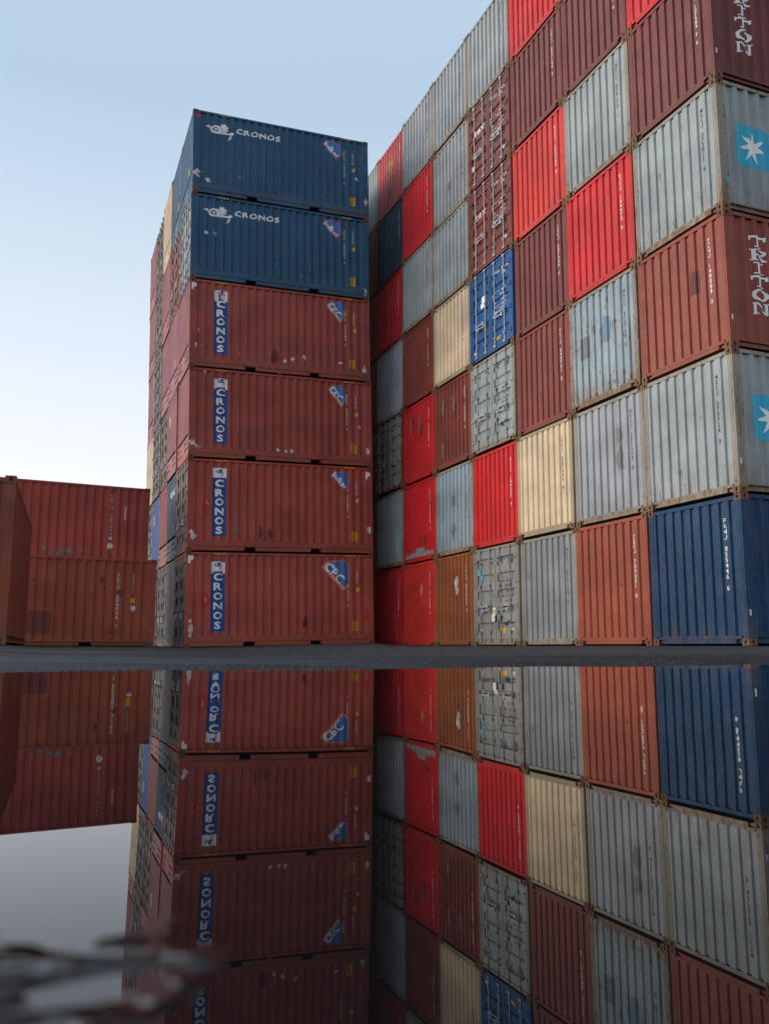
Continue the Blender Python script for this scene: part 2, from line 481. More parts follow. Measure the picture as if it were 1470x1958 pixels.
def build_container(mat, colr, wear, H, end='panel', bulk=False, frame=None, doorcol=None, barmat=None, name='shipping_container', full=True):
    root = bpy.data.objects.new(name, None); col.objects.link(root)
    root.empty_display_size = .3
    root.matrix_world = mat
    C = tuple(colr)+(wear,)
    F = tuple(frame or colr)+(min(1, wear+.15),)
    D = tuple(doorcol or colr)+(wear,)
    K = tuple(lin(c, r, .6) for c, r in zip((frame or colr), (.115, .050, .028)))+(.8,)
    z0 = BULK_Z0 if bulk else SC_Z0
    for s in (-1, 1):
        obj('side_panel', cached(('side', H, z0, s), lambda: m_side(H, z0, s)), root, C)
        obj('top_rail', cached(('tr', H, s), lambda: m_toprail(H, s)), root, F)
        obj('bottom_rail', cached(('br', H, s, bulk), lambda: m_botrail(H, s, bulk)), root, F)
        obj('end_header', cached(('hd', H, s), lambda: m_header(H, s)), root, F)
        obj('end_sill', cached(('sl', H, s), lambda: m_sill(H, s)), root, F)
        for t in (-1, 1):
            obj('corner_post', cached(('po', H, s, t), lambda: m_post(H, s, t)), root, F)
            for top in (0, 1):
                obj('corner_casting', cached(('ca', H, s, t, top), lambda: m_cast(H, s, t, top)), root, K)
    for pc in (-1.08, 1.08): obj('fork_pocket', cached(('fp', pc), lambda: m_pockets(-1, pc)), root, F)
    obj('roof_panel', cached(('rf', H), lambda: m_roof(H)), root, C)
    obj('floor_frame', cached('fl', m_floor), root, F)
    obj('end_panel', cached(('en', H, 1), lambda: m_end(H, SC_Z0, 1)), root, C)
    if end == 'panel':
        obj('end_panel', cached(('en', H, -1), lambda: m_end(H, SC_Z0, -1)), root, C)
    elif end == 'bulk':
        obj('end_panel', cached(('be', H), lambda: m_bulkend(H)), root, C)
        obj('discharge_hatch', cached(('ch', H), lambda: m_chest(H)), root, F)
        obj('hatch_slot', cached(('hs', H), lambda: m_slot(H)), root, C)
    else:
        obj('door_seal', cached(('ds', H), lambda: m_seal(H)), root, C)
        for s in (-1, 1):
            d = obj('door', cached(('do', H, s), lambda: m_door(H, s)), root, D)
            for y, hs in ((.26, 1), (.78, -1)):
                b = obj('locking_bar', cached(('lb', H, s*y), lambda: m_bar(H, s*y)), d, D)
                if barmat:
                    b.material_slots[0].link = 'OBJECT'; b.material_slots[0].material = barmat
                obj('door_handle', cached(('dh', H, s*y, s*hs), lambda: m_handle(H, s*y, s*hs)), d, D)
            for i in range(4):
                obj('hinge', cached(('hi', H, s, i), lambda: m_hinge(H, s, i)), d, D)
    return root

# ------------------------------------------------------------------ decals (painted and stuck-on marks draped over the pressed sheet)
glyphs = {}
def glyph(ch, bold=0.0):
    k = (ch, bold)
    if k not in glyphs:
        cu = bpy.data.curves.new('g', 'FONT'); cu.body = ch; cu.size = 1; cu.resolution_u = 2; cu.offset = bold
        o = bpy.data.objects.new('g', cu)
        me = bpy.data.meshes.new_from_object(o)
        vs = [(v.co.x, v.co.y) for v in me.vertices]; fs = [tuple(p.vertices) for p in me.polygons]
        bpy.data.objects.remove(o); bpy.data.curves.remove(cu); bpy.data.meshes.remove(me)
        x0 = min((v[0] for v in vs), default=0); x1 = max((v[0] for v in vs), default=.3)
        glyphs[k] = (vs, fs, x0, x1)
    return glyphs[k]
class Flat:
    """2D shape in metres: s to the right seen from outside, z up"""
    def __init__(s): s.v = []; s.f = []
    def add(s, vs, fs):
        n = len(s.v); s.v += vs; s.f += [tuple(n+i for i in f) for f in fs]; return s
    def poly(s, pts): return s.add(list(pts), [tuple(range(len(pts)))])
    def rect(s, a, b, c, d): return s.poly([(a, b), (c, b), (c, d), (a, d)])
    def text(s, txt, x, z, h, bold=.02, sx=1.0, gap=.12):
        """horizontal, left edge x, base z, capital height h"""
        k = h/.70
        for ch in txt:
            if ch == ' ': x += .35*h; continue
            vs, fs, a, b = glyph(ch, bold)
            s.add([(x+(u-a)*k*sx, z+v*k) for u, v in vs], fs)
            x += (b-a)*k*sx+gap*h
        return s
    def stack(s, txt, x, ztop, zbot, wd, bold=.02, fill=.80):
        """upright letters one below the other, centred on x"""
        st = (ztop-zbot)/len(txt)
        for i, ch in enumerate(txt):
            if ch == ' ': continue
            vs, fs, a, b = glyph(ch, bold)
            h = st*fill; k = h/.72; kx = min(wd/(b-a), k*1.5) if (b-a) > .2 else k
            zb = ztop-(i+1)*st+(st-h)/2
            s.add([(x+(u-(a+b)/2)*kx, zb+v*k) for u, v in vs], fs)
        return s
def decal(name, flat, mat, parent, face, off=.003, H=2.591, end='panel'):
    """face 'front' (long side) or 'end'; end says which profile the end wall has"""
    bm = bmesh.new()
    vv = [bm.verts.new((u, 0, z)) for u, z in flat.v]
    for f in flat.f:
        try: bm.faces.new([vv[i] for i in f])
        except ValueError: pass
    us = [u for u, z in flat.v]; zs = [z for u, z in flat.v]
    prof = None
    if face == 'front': brk = [(x+HX, d+.010) for x, d in SIDEP]
    elif end in ('panel', 'bulk'): brk = [(HY-y, d+.012) for y, d in ENDP][::-1]
    else: brk = None
    def cut(co, no):
        g = bm.verts[:]+bm.edges[:]+bm.faces[:]
        bmesh.ops.bisect_plane(bm, geom=g, plane_co=co, plane_no=no, dist=1e-5)
    if brk:
        for u, d in brk:
            if min(us)-.001 < u < max(us)+.001: cut((u, 0, 0), (1, 0, 0))
        def depth(u, z):
            if u <= brk[0][0] or u >= brk[-1][0]: return .006
            for (a, da), (b, db) in zip(brk, brk[1:]):
                if a <= u <= b: return lin(da, db, (u-a)/(b-a)) if b > a else da
            return .006
    else:
        zb = [(.0, .02)]
        for p, q in door_bands(H): zb += [(p, .02), (p+.035, .056), (q-.035, .056), (q, .02)]
        zb.append((H, .02))
        for z, d in zb:
            if min(zs) < z < max(zs): cut((0, 0, z), (0, 0, 1))
        def depth(u, z):
            for (a, da), (b, db) in zip(zb, zb[1:]):
                if a <= z <= b: return min(lin(da, db, (z-a)/(b-a)), .056)
            return .02
    for v in bm.verts:
        u, z = v.co.x, v.co.z
        d = depth(u, z)-off
        v.co = Vector((u-HX, -(HY-d), z)) if face == 'front' else Vector((-(HX-d), HY-u, z))
    me = bpy.data.meshes.new(name); bm.to_mesh(me); bm.free()
    me.materials.append(mat)
    return obj(name, me, parent)
def blob(rng, x, z, w_, h_, n=13, rag=.5):
    return [(x+math.cos(2*math.pi*i/n)*w_/2*(1+rng.uniform(-rag, rag)), z+math.sin(2*math.pi*i/n)*h_/2*(1+rng.uniform(-rag, rag))) for i in range(n)]
def scuff(parent, rng, x, z, w_, h_, mat, face='front', **kw):
    return decal('paint_patch', Flat().poly(blob(rng, x, z, w_, h_)), mat, parent, face, .0025, **kw)

SLAB = {  # slab-serif letters in a unit box
 'T': [[(0,.82),(1,.82),(1,1),(0,1)],[(0,.62),(.12,.62),(.12,.82),(0,.82)],[(.88,.62),(1,.62),(1,.82),(.88,.82)],[(.4,.1),(.6,.1),(.6,.82),(.4,.82)],[(.26,0),(.74,0),(.74,.1),(.26,.1)]],
 'I': [[(.18,.9),(.82,.9),(.82,1),(.18,1)],[(.38,.1),(.62,.1),(.62,.9),(.38,.9)],[(.18,0),(.82,0),(.82,.1),(.18,.1)]],
 'N': [[(0,.88),(.24,.88),(.24,1),(0,1)],[(.06,.1),(.2,.1),(.2,.88),(.06,.88)],[(0,0),(.28,0),(.28,.1),(0,.1)],[(.2,.88),(.24,1),(.94,0),(.78,0)],[(.78,.25),(.92,.05),(.92,.9),(.78,.9)],[(.68,.9),(1,.9),(1,1),(.68,1)]],
 'R': [[(0,.9),(.66,.9),(.66,1),(0,1)],[(.12,.1),(.3,.1),(.3,.9),(.12,.9)],[(0,0),(.42,0),(.42,.1),(0,.1)],[(.66,1),(.66,.86),(.82,.76),(.98,.84),(.86,.96)],[(.82,.76),(.98,.84),(.98,.64),(.82,.68)],[(.98,.64),(.82,.68),(.62,.56),(.66,.44),(.86,.5)],[(.3,.44),(.66,.44),(.62,.56),(.3,.56)],[(.48,.44),(.66,.44),(.98,.1),(.76,.1)],[(.72,0),(1,0),(1,.1),(.72,.1)]],
}
def slab_text(fl, txt, x, ztop, cell, w_, h_):
    for i, ch in enumerate(txt):
        z = ztop-i*cell-h_
        if ch == 'O':
            n = 16
            o = [(x+w_/2+math.cos(2*math.pi*k/n)*w_*.5, z+h_/2+math.sin(2*math.pi*k/n)*h_*.52) for k in range(n)]
            q = [(x+w_/2+math.cos(2*math.pi*k/n)*w_*.29, z+h_/2+math.sin(2*math.pi*k/n)*h_*.38) for k in range(n)]
            for k in range(n): fl.poly([o[k], o[(k+1) % n], q[(k+1) % n], q[k]])
        else:
            for p in SLAB[ch]: fl.poly([(x+a*w_, z+b*h_) for a, b in p])
def rrect(a, b, c, d, r, n=5):
    pts = []
    for cx, cy, t0 in ((c-r, d-r, 0), (a+r, d-r, 90), (a+r, b+r, 180), (c-r, b+r, 270)):
        for i in range(n+1):
            t = R(t0+90*i/n); pts.append((cx+r*math.cos(t), cy+r*math.sin(t)))
    return pts
def star(cx, cz, r, n=7, inner=.36, rot=90, curl=0):
    pts = []
    for i in range(n):
        t = R(rot+i*360/n); pts.append((cx+r*math.cos(t), cz+r*math.sin(t)))
        t = R(rot+(i+.5)*360/n); pts.append((cx+r*inner*math.cos(t), cz+r*inner*math.sin(t)))
    return pts
def fan(fl, cx, cz, pts):
    for i in range(len(pts)): fl.poly([(cx, cz), pts[i], pts[(i+1) % len(pts)]])

# ------------------------------------------------------------------ block frames (position and tilt measured)
def axes(yaw, tx, ty):
    a = Vector((math.cos(yaw), math.sin(yaw), 0)); n = Vector((-math.sin(yaw), math.cos(yaw), 0)); z = Vector((0, 0, 1))
    up = (z+a*tx+n*ty).normalized()
    a2 = a-z*tx; a2 -= up*a2.dot(up); a2.normalize()
    return a2, up.cross(a2), up
def frame(org, ax, s, v, h):
    """matrix of a container whose near-left bottom corner sits s along, v behind, h above the block corner"""
    a, n, u = ax
    p = Vector(org)+a*(s+HX)+n*(v+HY)+u*h
    return Matrix(((a.x, n.x, u.x, p.x), (a.y, n.y, u.y, p.y), (a.z, n.z, u.z, p.z), (0, 0, 0, 1)))

# colours (linear)
CL = dict(
 navy=(.001,.033,.088), blue=(.008,.075,.23), steelblue=(.024,.088,.165), dkblue=(.007,.030,.060),
 red=(.53,.010,.013), redd=(.45,.008,.011), redo=(.54,.026,.017), pink=(.46,.05,.055), terra=(.26,.050,.030), orange=(.30,.062,.030),
 brick=(.20,.038,.025), maroon=(.150,.030,.025), ochre=(.26,.075,.022), grey=(.285,.312,.32), greyb=(.28,.335,.355),
 greyd=(.25,.25,.245), beige=(.62,.485,.315), rose=(.30,.085,.085), purple=(.31,.085,.12), tan=(.58,.43,.26), white=(.13,.135,.135),  # white is darkened: shade of the gap put into its colour
 brown=(.15,.036,.026), gapshade=(.035,.022,.018))  # last entry: near-black brown, deep shade of the gap painted into the doors
GF = (.255,.228,.18)   # rust-stained frames of grey containers
# ---- right wall: RW[row][stack], rows from the ground
RW = [
 ['navy:.25','orange:.15','greyd:.45','greyd:.5:door','ochre:.25','redo:.1','redd:.15','brick:.2'],
 ['grey:.6','grey:.5','beige:.2','red:.15','greyb:.55','red:.3','grey:.35','brick:.2'],
 ['terra:.3','greyb:.95','brick:.12','grey:.35:door','brick:.3','red:.2','greyd:.4:door','brick:.2'],
 ['grey:.7','red:.15','maroon:.1','blue:.2:door','beige:.15','brick:.1','grey:.3','brick:.2'],
 ['maroon:.12','grey:.5','redo:.25','maroon:.3:door','grey:.5','grey:.35','redd:.1','brick:.2'],
 ['red:.15','maroon:.1','maroon:.12','maroon:.25:door','grey:.45','red:.2','dkblue:.15','maroon:.2'],
 ['terra:.2','grey:.3','red:.15','grey:.4','grey:.5','grey:.45','pink:.3','grey:.4'],
]
CN = dict(navy='dark navy blue', blue='bright blue', steelblue='steel blue', dkblue='dark blue', red='bright red', redd='deep red', redo='orange-red',
 pink='faded pinkish red', terra='terracotta red', orange='orange-red', brick='brick red', maroon='maroon', ochre='orange-brown', grey='pale grey',
 greyb='light blue-grey', greyd='dull grey', beige='cream beige', rose='faded rose red', purple='faded purple-pink', tan='sun-yellowed beige', white='shade-darkened white', brown='dark brown', gapshade='shade-darkened brown')
LOOK = {(2,0):'terracotta container with large white side lettering', (4,0):'maroon container with large white side lettering',
 (3,0):'mottled grey container with cyan star panel', (1,0):'smooth grey container with cyan star panel', (0,0):'navy container with bold white number',
 (2,1):'rust-speckled grey container with two repainted squares', (1,1):'grey container with two dark smudges', (1,5):'red container with bare scraped lower edge',
 (0,3):'grey doors with tiny cyan star sticker', (2,3):'pale grey container doors with dark scrapes', (3,3):'blue container doors with white sheet', (4,3):'maroon container doors with weathered lettering',
 (5,3):'maroon container doors with crisp white lettering', (6,6):'faded pinkish container with ochre emblem', (1,4):'light blue container with two dark grey patches',
 (2,2):'dark brick red container with slim number', (5,4):'pale grey container with dark tally mark'}
TIER = ['bottom tier','second tier','third tier','fourth tier','fifth tier','sixth tier','top tier']
STK = ['corner stack','second stack','third stack','fourth stack','fifth stack','sixth stack','seventh stack','farthest stack']
RO, RA = (6.0558, 14.6517, .0712+CAMZ), axes(.3799, .002, -.0038)
RPIT, RHR = 2.4572, 2.5954
NUM = {(0,0):'FAMU 855446 6',(2,0):'TCNU 148883 0',(4,0):'TCNU 107384 7 6',(0,1):'TEXU 709051 8',(3,0):'MSKU 072811 4',(1,0):'MSKU 675724 0',
 (2,1):'MSKU 672738 5',(1,1):'MSKU 237504 6',(3,1):'SUDU 184470 6',(1,2):'IPXU 327045 9',(0,2):'MAEU 674105 3',(5,1):'TRLU 481620 6',(4,1):'MSKU 258170 1',
 (4,2):'SUDU 150062 3',(3,2):'CRXU 237049 0',(2,2):'TRIU 540741 2',(5,2):'CAIU 227140 5',(1,3):'SUDU 144207 9',(0,5):'SUDU 191036 2',(2,5):'SUDU 170352 6'}
def rnum(rng): return rng.choice(['MSKU','TGHU','TRLU','CAXU','GESU'])+' %06d %d' % (rng.randrange(10**6), rng.randrange(10))
H0 = 2.591
for r in range(7):
    for c in range(8):
        rng = random.Random(100*r+c)
        q = RW[r][c].split(':'); cn, wear = q[0], float(q[1]); end = 'door' if len(q) > 2 else 'panel'
        js = rng.uniform(-.03, .03) if c else rng.uniform(-.008, .008)
        jv = rng.uniform(-.006, .006)
        m = frame(RO, RA, js, c*RPIT+jv, r*RHR) @ Matrix.Rotation(rng.uniform(-.0015, .0015), 4, 'Z')
        grey = cn.startswith('grey')
        fr = GF if (grey and wear > .3) else ((.33,.27,.17) if cn == 'beige' else None)
        if (r, c) in ((2, 6),): fr = CL['brick']
        cc = tuple(x*rng.uniform(.96, 1.04) for x in CL[cn])
        o = build_container(m, cc, wear, H0, end, frame=fr, barmat=None if r in (4,5,3) and c == 3 else M_BAR2)
        lk = LOOK.get((r, c), CN[cn]+' container')
        tag(o, '%s, %s of the right wall\'s %s' % (lk, TIER[r], STK[c]), 'container', 'containers stacked in the long right wall')
        light = not (grey or cn == 'beige')
        if end == 'panel' and c < 7:
            t = NUM.get((r, c), rnum(rng))
            fl = Flat().stack(t, 2.02, H0*.85, H0*.36, .075 if (r, c) != (0, 0) else .09, .025, .8)
            decal('number_marking', fl, M_WHITE if light else M_DARK, o, 'end')
            for _ in range(2):
                if rng.random() < wear*.6:
                    scuff(o, rng, rng.uniform(.3, 1.8), rng.uniform(.5, 2.2), rng.uniform(.04, .10), rng.uniform(.08, .22), M_PATCH if grey else M_PATCHM, 'end')
        if r == 2 and c == 0:
            decal('repaint_patch', Flat().rect(1.45, 1.28, 1.74, 1.72), M_PATCHM, o, 'end')
        if (r, c) == (2, 1):
            decal('repaint_patch', Flat().rect(.42, 1.12, .78, 1.62), M_PATCH, o, 'end')
            decal('repaint_patch', Flat().poly(blob(rng, 1.35, 1.55, .42, .6, 14, .12)), M_PATCHB, o, 'end')
        if (r, c) == (1, 1):
            scuff(o, rng, 1.58, 1.75, .2, .42, M_PATCH, 'end'); scuff(o, rng, 1.62, 1.25, .26, .42, M_PATCH, 'end')
            pass
        if (r, c) == (1, 4):
            decal('repaint_patch', Flat().rect(1.05, 1.42, 1.33, 1.72), M_PATCH, o, 'end'); scuff(o, rng, 1.2, .75, .32, .42, M_PATCH, 'end')
        if (r, c) == (1, 5):
            pts = [(.15, .17)]+[(lin(.15, 2.2, i/12), .22+.12*abs(math.sin(i*1.7))+(.14 if 4 < i < 9 else 0)) for i in range(13)]+[(2.2, .17)]
            decal('scraped_area', Flat().poly(pts), M_BARE, o, 'end')
        if (r, c) in ((2, 5), (2, 4)):
            for k, (x, z) in enumerate(((.5, 1.9), (.75, 2.0), (1.2, 1.85), (1.35, 1.6), (.45, .6), (.7, .65))):
                if (r, c) == (2, 5) and k > 3: continue
                decal('repaint_patch', Flat().rect(x, z-.22, x+.15, z+.2), M_PATCHM if k % 2 else M_PATCH, o, 'end')
        if (r, c) == (5, 4):
            for k in range(3): scuff(o, rng, 1.0+.13*k, 1.0, .06, .3, M_DARK, 'end')
        if (r, c) == (6, 6):
            scuff(o, rng, 1.15, 1.75, .6, .6, M_OCHRE, 'end'); scuff(o, rng, 1.0, 1.4, .3, .3, M_OCHRE, 'end')
            scuff(o, rng, 1.2, .75, .2, .35, M_PATCHM, 'end')
        if (r, c) in ((0, 4), (0, 5)):
            scuff(o, rng, 1.4, 1.7, .16, .4, M_SCUFF if c == 4 else M_OCHRE, 'end')
        if (r, c) == (3, 4):
            decal('label', Flat().rect(1.98, 1.72, 2.04, 1.86), M_CYAN, o, 'end')
        if c == 3 and end == 'door':
            K = dict(end='door')
            tm = M_WHITE2 if r in (3, 4, 5) else M_DARK
            fl = Flat()
            # number block, upper right leaf, and the weight table below it
            fl.text({0:'MSKU', 2:'MSKU', 3:'MSKU', 4:'TEXU', 5:'TEXU'}[r], 1.36, H0-.40, .085, .012)
            fl.text({0:'009 059', 2:'307 287', 3:'352 449', 4:'300109', 5:'309819'}[r], 1.78, H0-.40, .085, .012)
            fl.text({0:'22G1', 2:'2210', 3:'22G1', 4:'22G1', 5:'22G1'}[r], 1.80, H0-.52, .075, .012)
            for k in range(5):
                z = 1.62-k*.13
                fl.text(('MAX.GR', 'TARE', 'NET', 'CU.CAP', '')[k], 1.36, z, .05, .008)
                fl.text(('30480 KG', '2180 KG', '28300 KG', '33.2 CU.M', '1172 CU.FT')[k], 1.74, z, .05, .008)
            decal('lettering', fl, tm, o, 'end', .004, H0, 'door')
            if r in (4, 5):
                decal('lettering', Flat().text('tex', .34, 1.62, .26, .03), M_WHITE2 if r == 5 else M_SCUFF, o, 'end', .004, H0, 'door')
                decal('label', Flat().rect(1.86, .98, 1.98, 1.1), M_YEL, o, 'end', .004, H0, 'door')
                decal('label', Flat().rect(.24, .62, .38, .8), M_SCUFF if r == 5 else M_PATCH, o, 'end', .004, H0, 'door')
                decal('label', Flat().rect(1.95, .42, 2.07, .5), M_WHITE, o, 'end', .004, H0, 'door')
            if r == 3:
                decal('white_sheet', Flat().rect(.66, 1.48, .88, 1.84), M_WHITE2, o, 'end', .004, H0, 'door')
                decal('label', Flat().rect(1.5, .3, 1.7, .4), M_YEL, o, 'end', .004, H0, 'door')
                decal('label', Flat().rect(.7, .86, .84, 1.06), M_PATCH, o, 'end', .004, H0, 'door')
                decal('lettering', Flat().text('MA', .22, .26, .1, .02), M_WHITE2, o, 'end', .004, H0, 'door')
            if r in (0, 2):
                decal('label', Flat().rect(.3, .32, .46, .44), M_TAN, o, 'end', .004, H0, 'door')
                scuff(o, rng, .42, .75, .22, .34, M_PATCH, 'end', H=H0, end='door')
                scuff(o, rng, 1.3, 1.15, .16, .5, M_OCHRE, 'end', H=H0, end='door')
                for k in range(4): scuff(o, rng, 1.3+k*.2, .62+.1*math.sin(k*2), .2, .12, M_DARK, 'end', H=H0, end='door')
            if r == 0:
                decal('star_sticker', Flat().rect(.3, 1.72, .50, 2.0), M_CYAN, o, 'end', .004, H0, 'door')
                fl = Flat(); fan(fl, .40, 1.86, star(.40, 1.86, .09)); decal('star_emblem', fl, M_WHITE2, o, 'end', .007, H0, 'door')
                decal('label', Flat().rect(1.44, .32, 1.66, .45), M_YEL, o, 'end', .004, H0, 'door')
                decal('hanging_placard', Flat().rect(1.08, .62, 1.26, .98), M_WHITE, o, 'end', .06, H0, 'door')
                decal('label', Flat().rect(1.12, .82, 1.22, .92), M_YEL, o, 'end', .064, H0, 'door')
                decal('label', Flat().rect(1.95, .38, 2.08, .44), M_WHITE, o, 'end', .004, H0, 'door')
        if (r, c) == (2, 6):   # plain end that carries grey rod-like wear marks
            pass
        if c == 0:
            if r in (2, 4):
                fl = Flat(); zt = (.855 if r == 2 else .90)*H0
                slab_text(fl, 'TRITON', .60, 2.20, .256, .37, .222)
                for k, f in enumerate(fl.f): pass
                decal('large_lettering', fl, M_WHITE2, o, 'front', .004)
            if r in (1, 3):
                x0, z1 = .42, .69*H0
                decal('star_panel', Flat().poly(rrect(x0, z1-.83, x0+.80, z1, .09)), M_CYAN, o, 'front', .003)
                fl = Flat(); cx, cz = x0+.40, z1-.42; fan(fl, cx, cz, star(cx, cz, .33, 7, .36, 84)); decal('star_emblem', fl, M_WHITE2, o, 'front', .006)
            decal('label', Flat().rect(.13, .55, .19, .65) if r == 3 else Flat().rect(.05, .5, .09, .6), M_CYAN if r == 3 else M_WHITE, o, 'front')

# ------------------------------------------------------------------ left block
HL = 2.896
LO, LA = (-5.9604, 26.3654, .0549+CAMZ), axes(.3656, -.0216, -.008)
LHR, LPIT = 2.9127, 2.47
LB = [  # rows from the ground; five deep; colour:wear:end
 ['brick:.3:door','white:.3:panel','gapshade:.6:door','gapshade:.6:door','gapshade:.6:door'],
 ['brick:.3:door','navy:.2:bulk','terra:.2:bulk','blue:.2:panel','greyd:.4:door'],
 ['rose:.3:bulk','rose:.25:bulk','greyd:.4:door','greyd:.6:door','tan:.2:panel'],
 ['rose:.2:bulk','purple:.2:bulk','rose:.2:bulk','greyd:.4:door','rose:.25:bulk'],
 ['steelblue:.3:door','brick:.4:door','rose:.2:bulk','greyd:.4:door','rose:.25:bulk'],
 ['steelblue:.15:bulk','steelblue:.15:bulk','tan:.2:bulk','greyd:.5:door','rose:.2:bulk'],
]
TL = ['bottom','second tier','third tier','fourth tier','fifth tier','topmost']
DEEP = ['front','second row','third row','fourth row','rearmost row']
FRONTC = ['brick','brick','brick','brick','steelblue','steelblue']
LFL = ['terracotta bulk container with large orange-edged logo, bottom of the left block\'s front stack',
 'terracotta bulk container with purple-edged logo, second up in the left block\'s front stack',
 'brick bulk container with bright tan-edged logo, third up in the left block\'s front stack',
 'brick bulk container with two torn white scraps, fourth up in left block\'s front stack',
 'blue bulk container with small green dot, fifth up in left block\'s front stack',
 'blue bulk container with red corner mark, topmost of the left block\'s front stack']
def emblem(x, z, k):
    """white sea-creature mark: tail, coiled body with a ring, crest and claw"""
    f = Flat()
    P = lambda pts: f.poly([(x+a*k, z+b*k) for a, b in pts])
    P([(0,.62),(.10,.66),(.17,.72),(.20,.60),(.22,.50),(.14,.56)])
    n = 12
    for i in range(n):
        a0, a1 = 2*math.pi*i/n, 2*math.pi*(i+1)/n
        P([(.36+.19*math.cos(a0), .52+.24*math.sin(a0)), (.36+.19*math.cos(a1), .52+.24*math.sin(a1)), (.36+.10*math.cos(a1), .52+.13*math.sin(a1)), (.36+.10*math.cos(a0), .52+.13*math.sin(a0))])
    for i in range(8):
        a0, a1 = 2*math.pi*i/8, 2*math.pi*(i+1)/8
        P([(.36, .52), (.36+.05*math.cos(a0), .52+.07*math.sin(a0)), (.36+.05*math.cos(a1), .52+.07*math.sin(a1))])
    P([(.30,.70),(.20,.60),(.24,.40),(.34,.28),(.26,.33),(.17,.45),(.17,.62)]); P([(.42,.74),(.46,.80),(.53,.76),(.60,.60),(.60,.42),(.55,.35),(.54,.52),(.50,.64)]); P([(.52,.70),(.56,.92),(.62,.84),(.68,.94),(.72,.82),(.80,.78),(.74,.66),(.78,.56),(.66,.48),(.555,.52)])
    P([(.54,.46),(.66,.46),(.80,.44),(.90,.50),(.98,.44),(.92,.34),(.84,.30),(.80,.36),(.62,.30),(.50,.32)])
    P([(.82,.29),(.88,.26),(.86,.10),(.74,.0),(.80,.12)])
    return f
def diamond(parent, pts, edge, word, k=1.0, off=0):
    H = HL
    P = [(a, b*H) for a, b in pts]
    c = (sum(p[0] for p in P)/len(P), sum(p[1] for p in P)/len(P))
    b = decal('logo_panel', Flat().poly(P), edge, parent, 'front', .003)
    Q = [(lin(c[0], a, .86), lin(c[1], z, .86)) for a, z in P]
    if edge in (M_ORL, M_TAN): Q = [(lin(a, P[2][0], .04)+.03, z+.03) for a, z in Q]
    decal('logo_film', Flat().poly(Q), M_LOGOB, parent, 'front', .0045)
    # the word runs down the slanted edge
    a, d = Vector(P[0]), Vector(P[-1])
    dr = (d-a); Lw = dr.length; dr.normalize(); nr = Vector((-dr.y, dr.x))
    t = Flat(); h = .17*k if word == 'bulker' else .25*k
    t.text(word, 0, 0, h, .03, .8, .08)
    wdt = max(v[0] for v in t.v); sc = min(1.15, Lw*.9/wdt)
    t.v = [tuple(a+dr*(Lw*.05+u*sc)+nr*(.045+v)) for u, v in t.v]
    decal('logo_lettering', t, M_WHITE2, parent, 'front', .006)
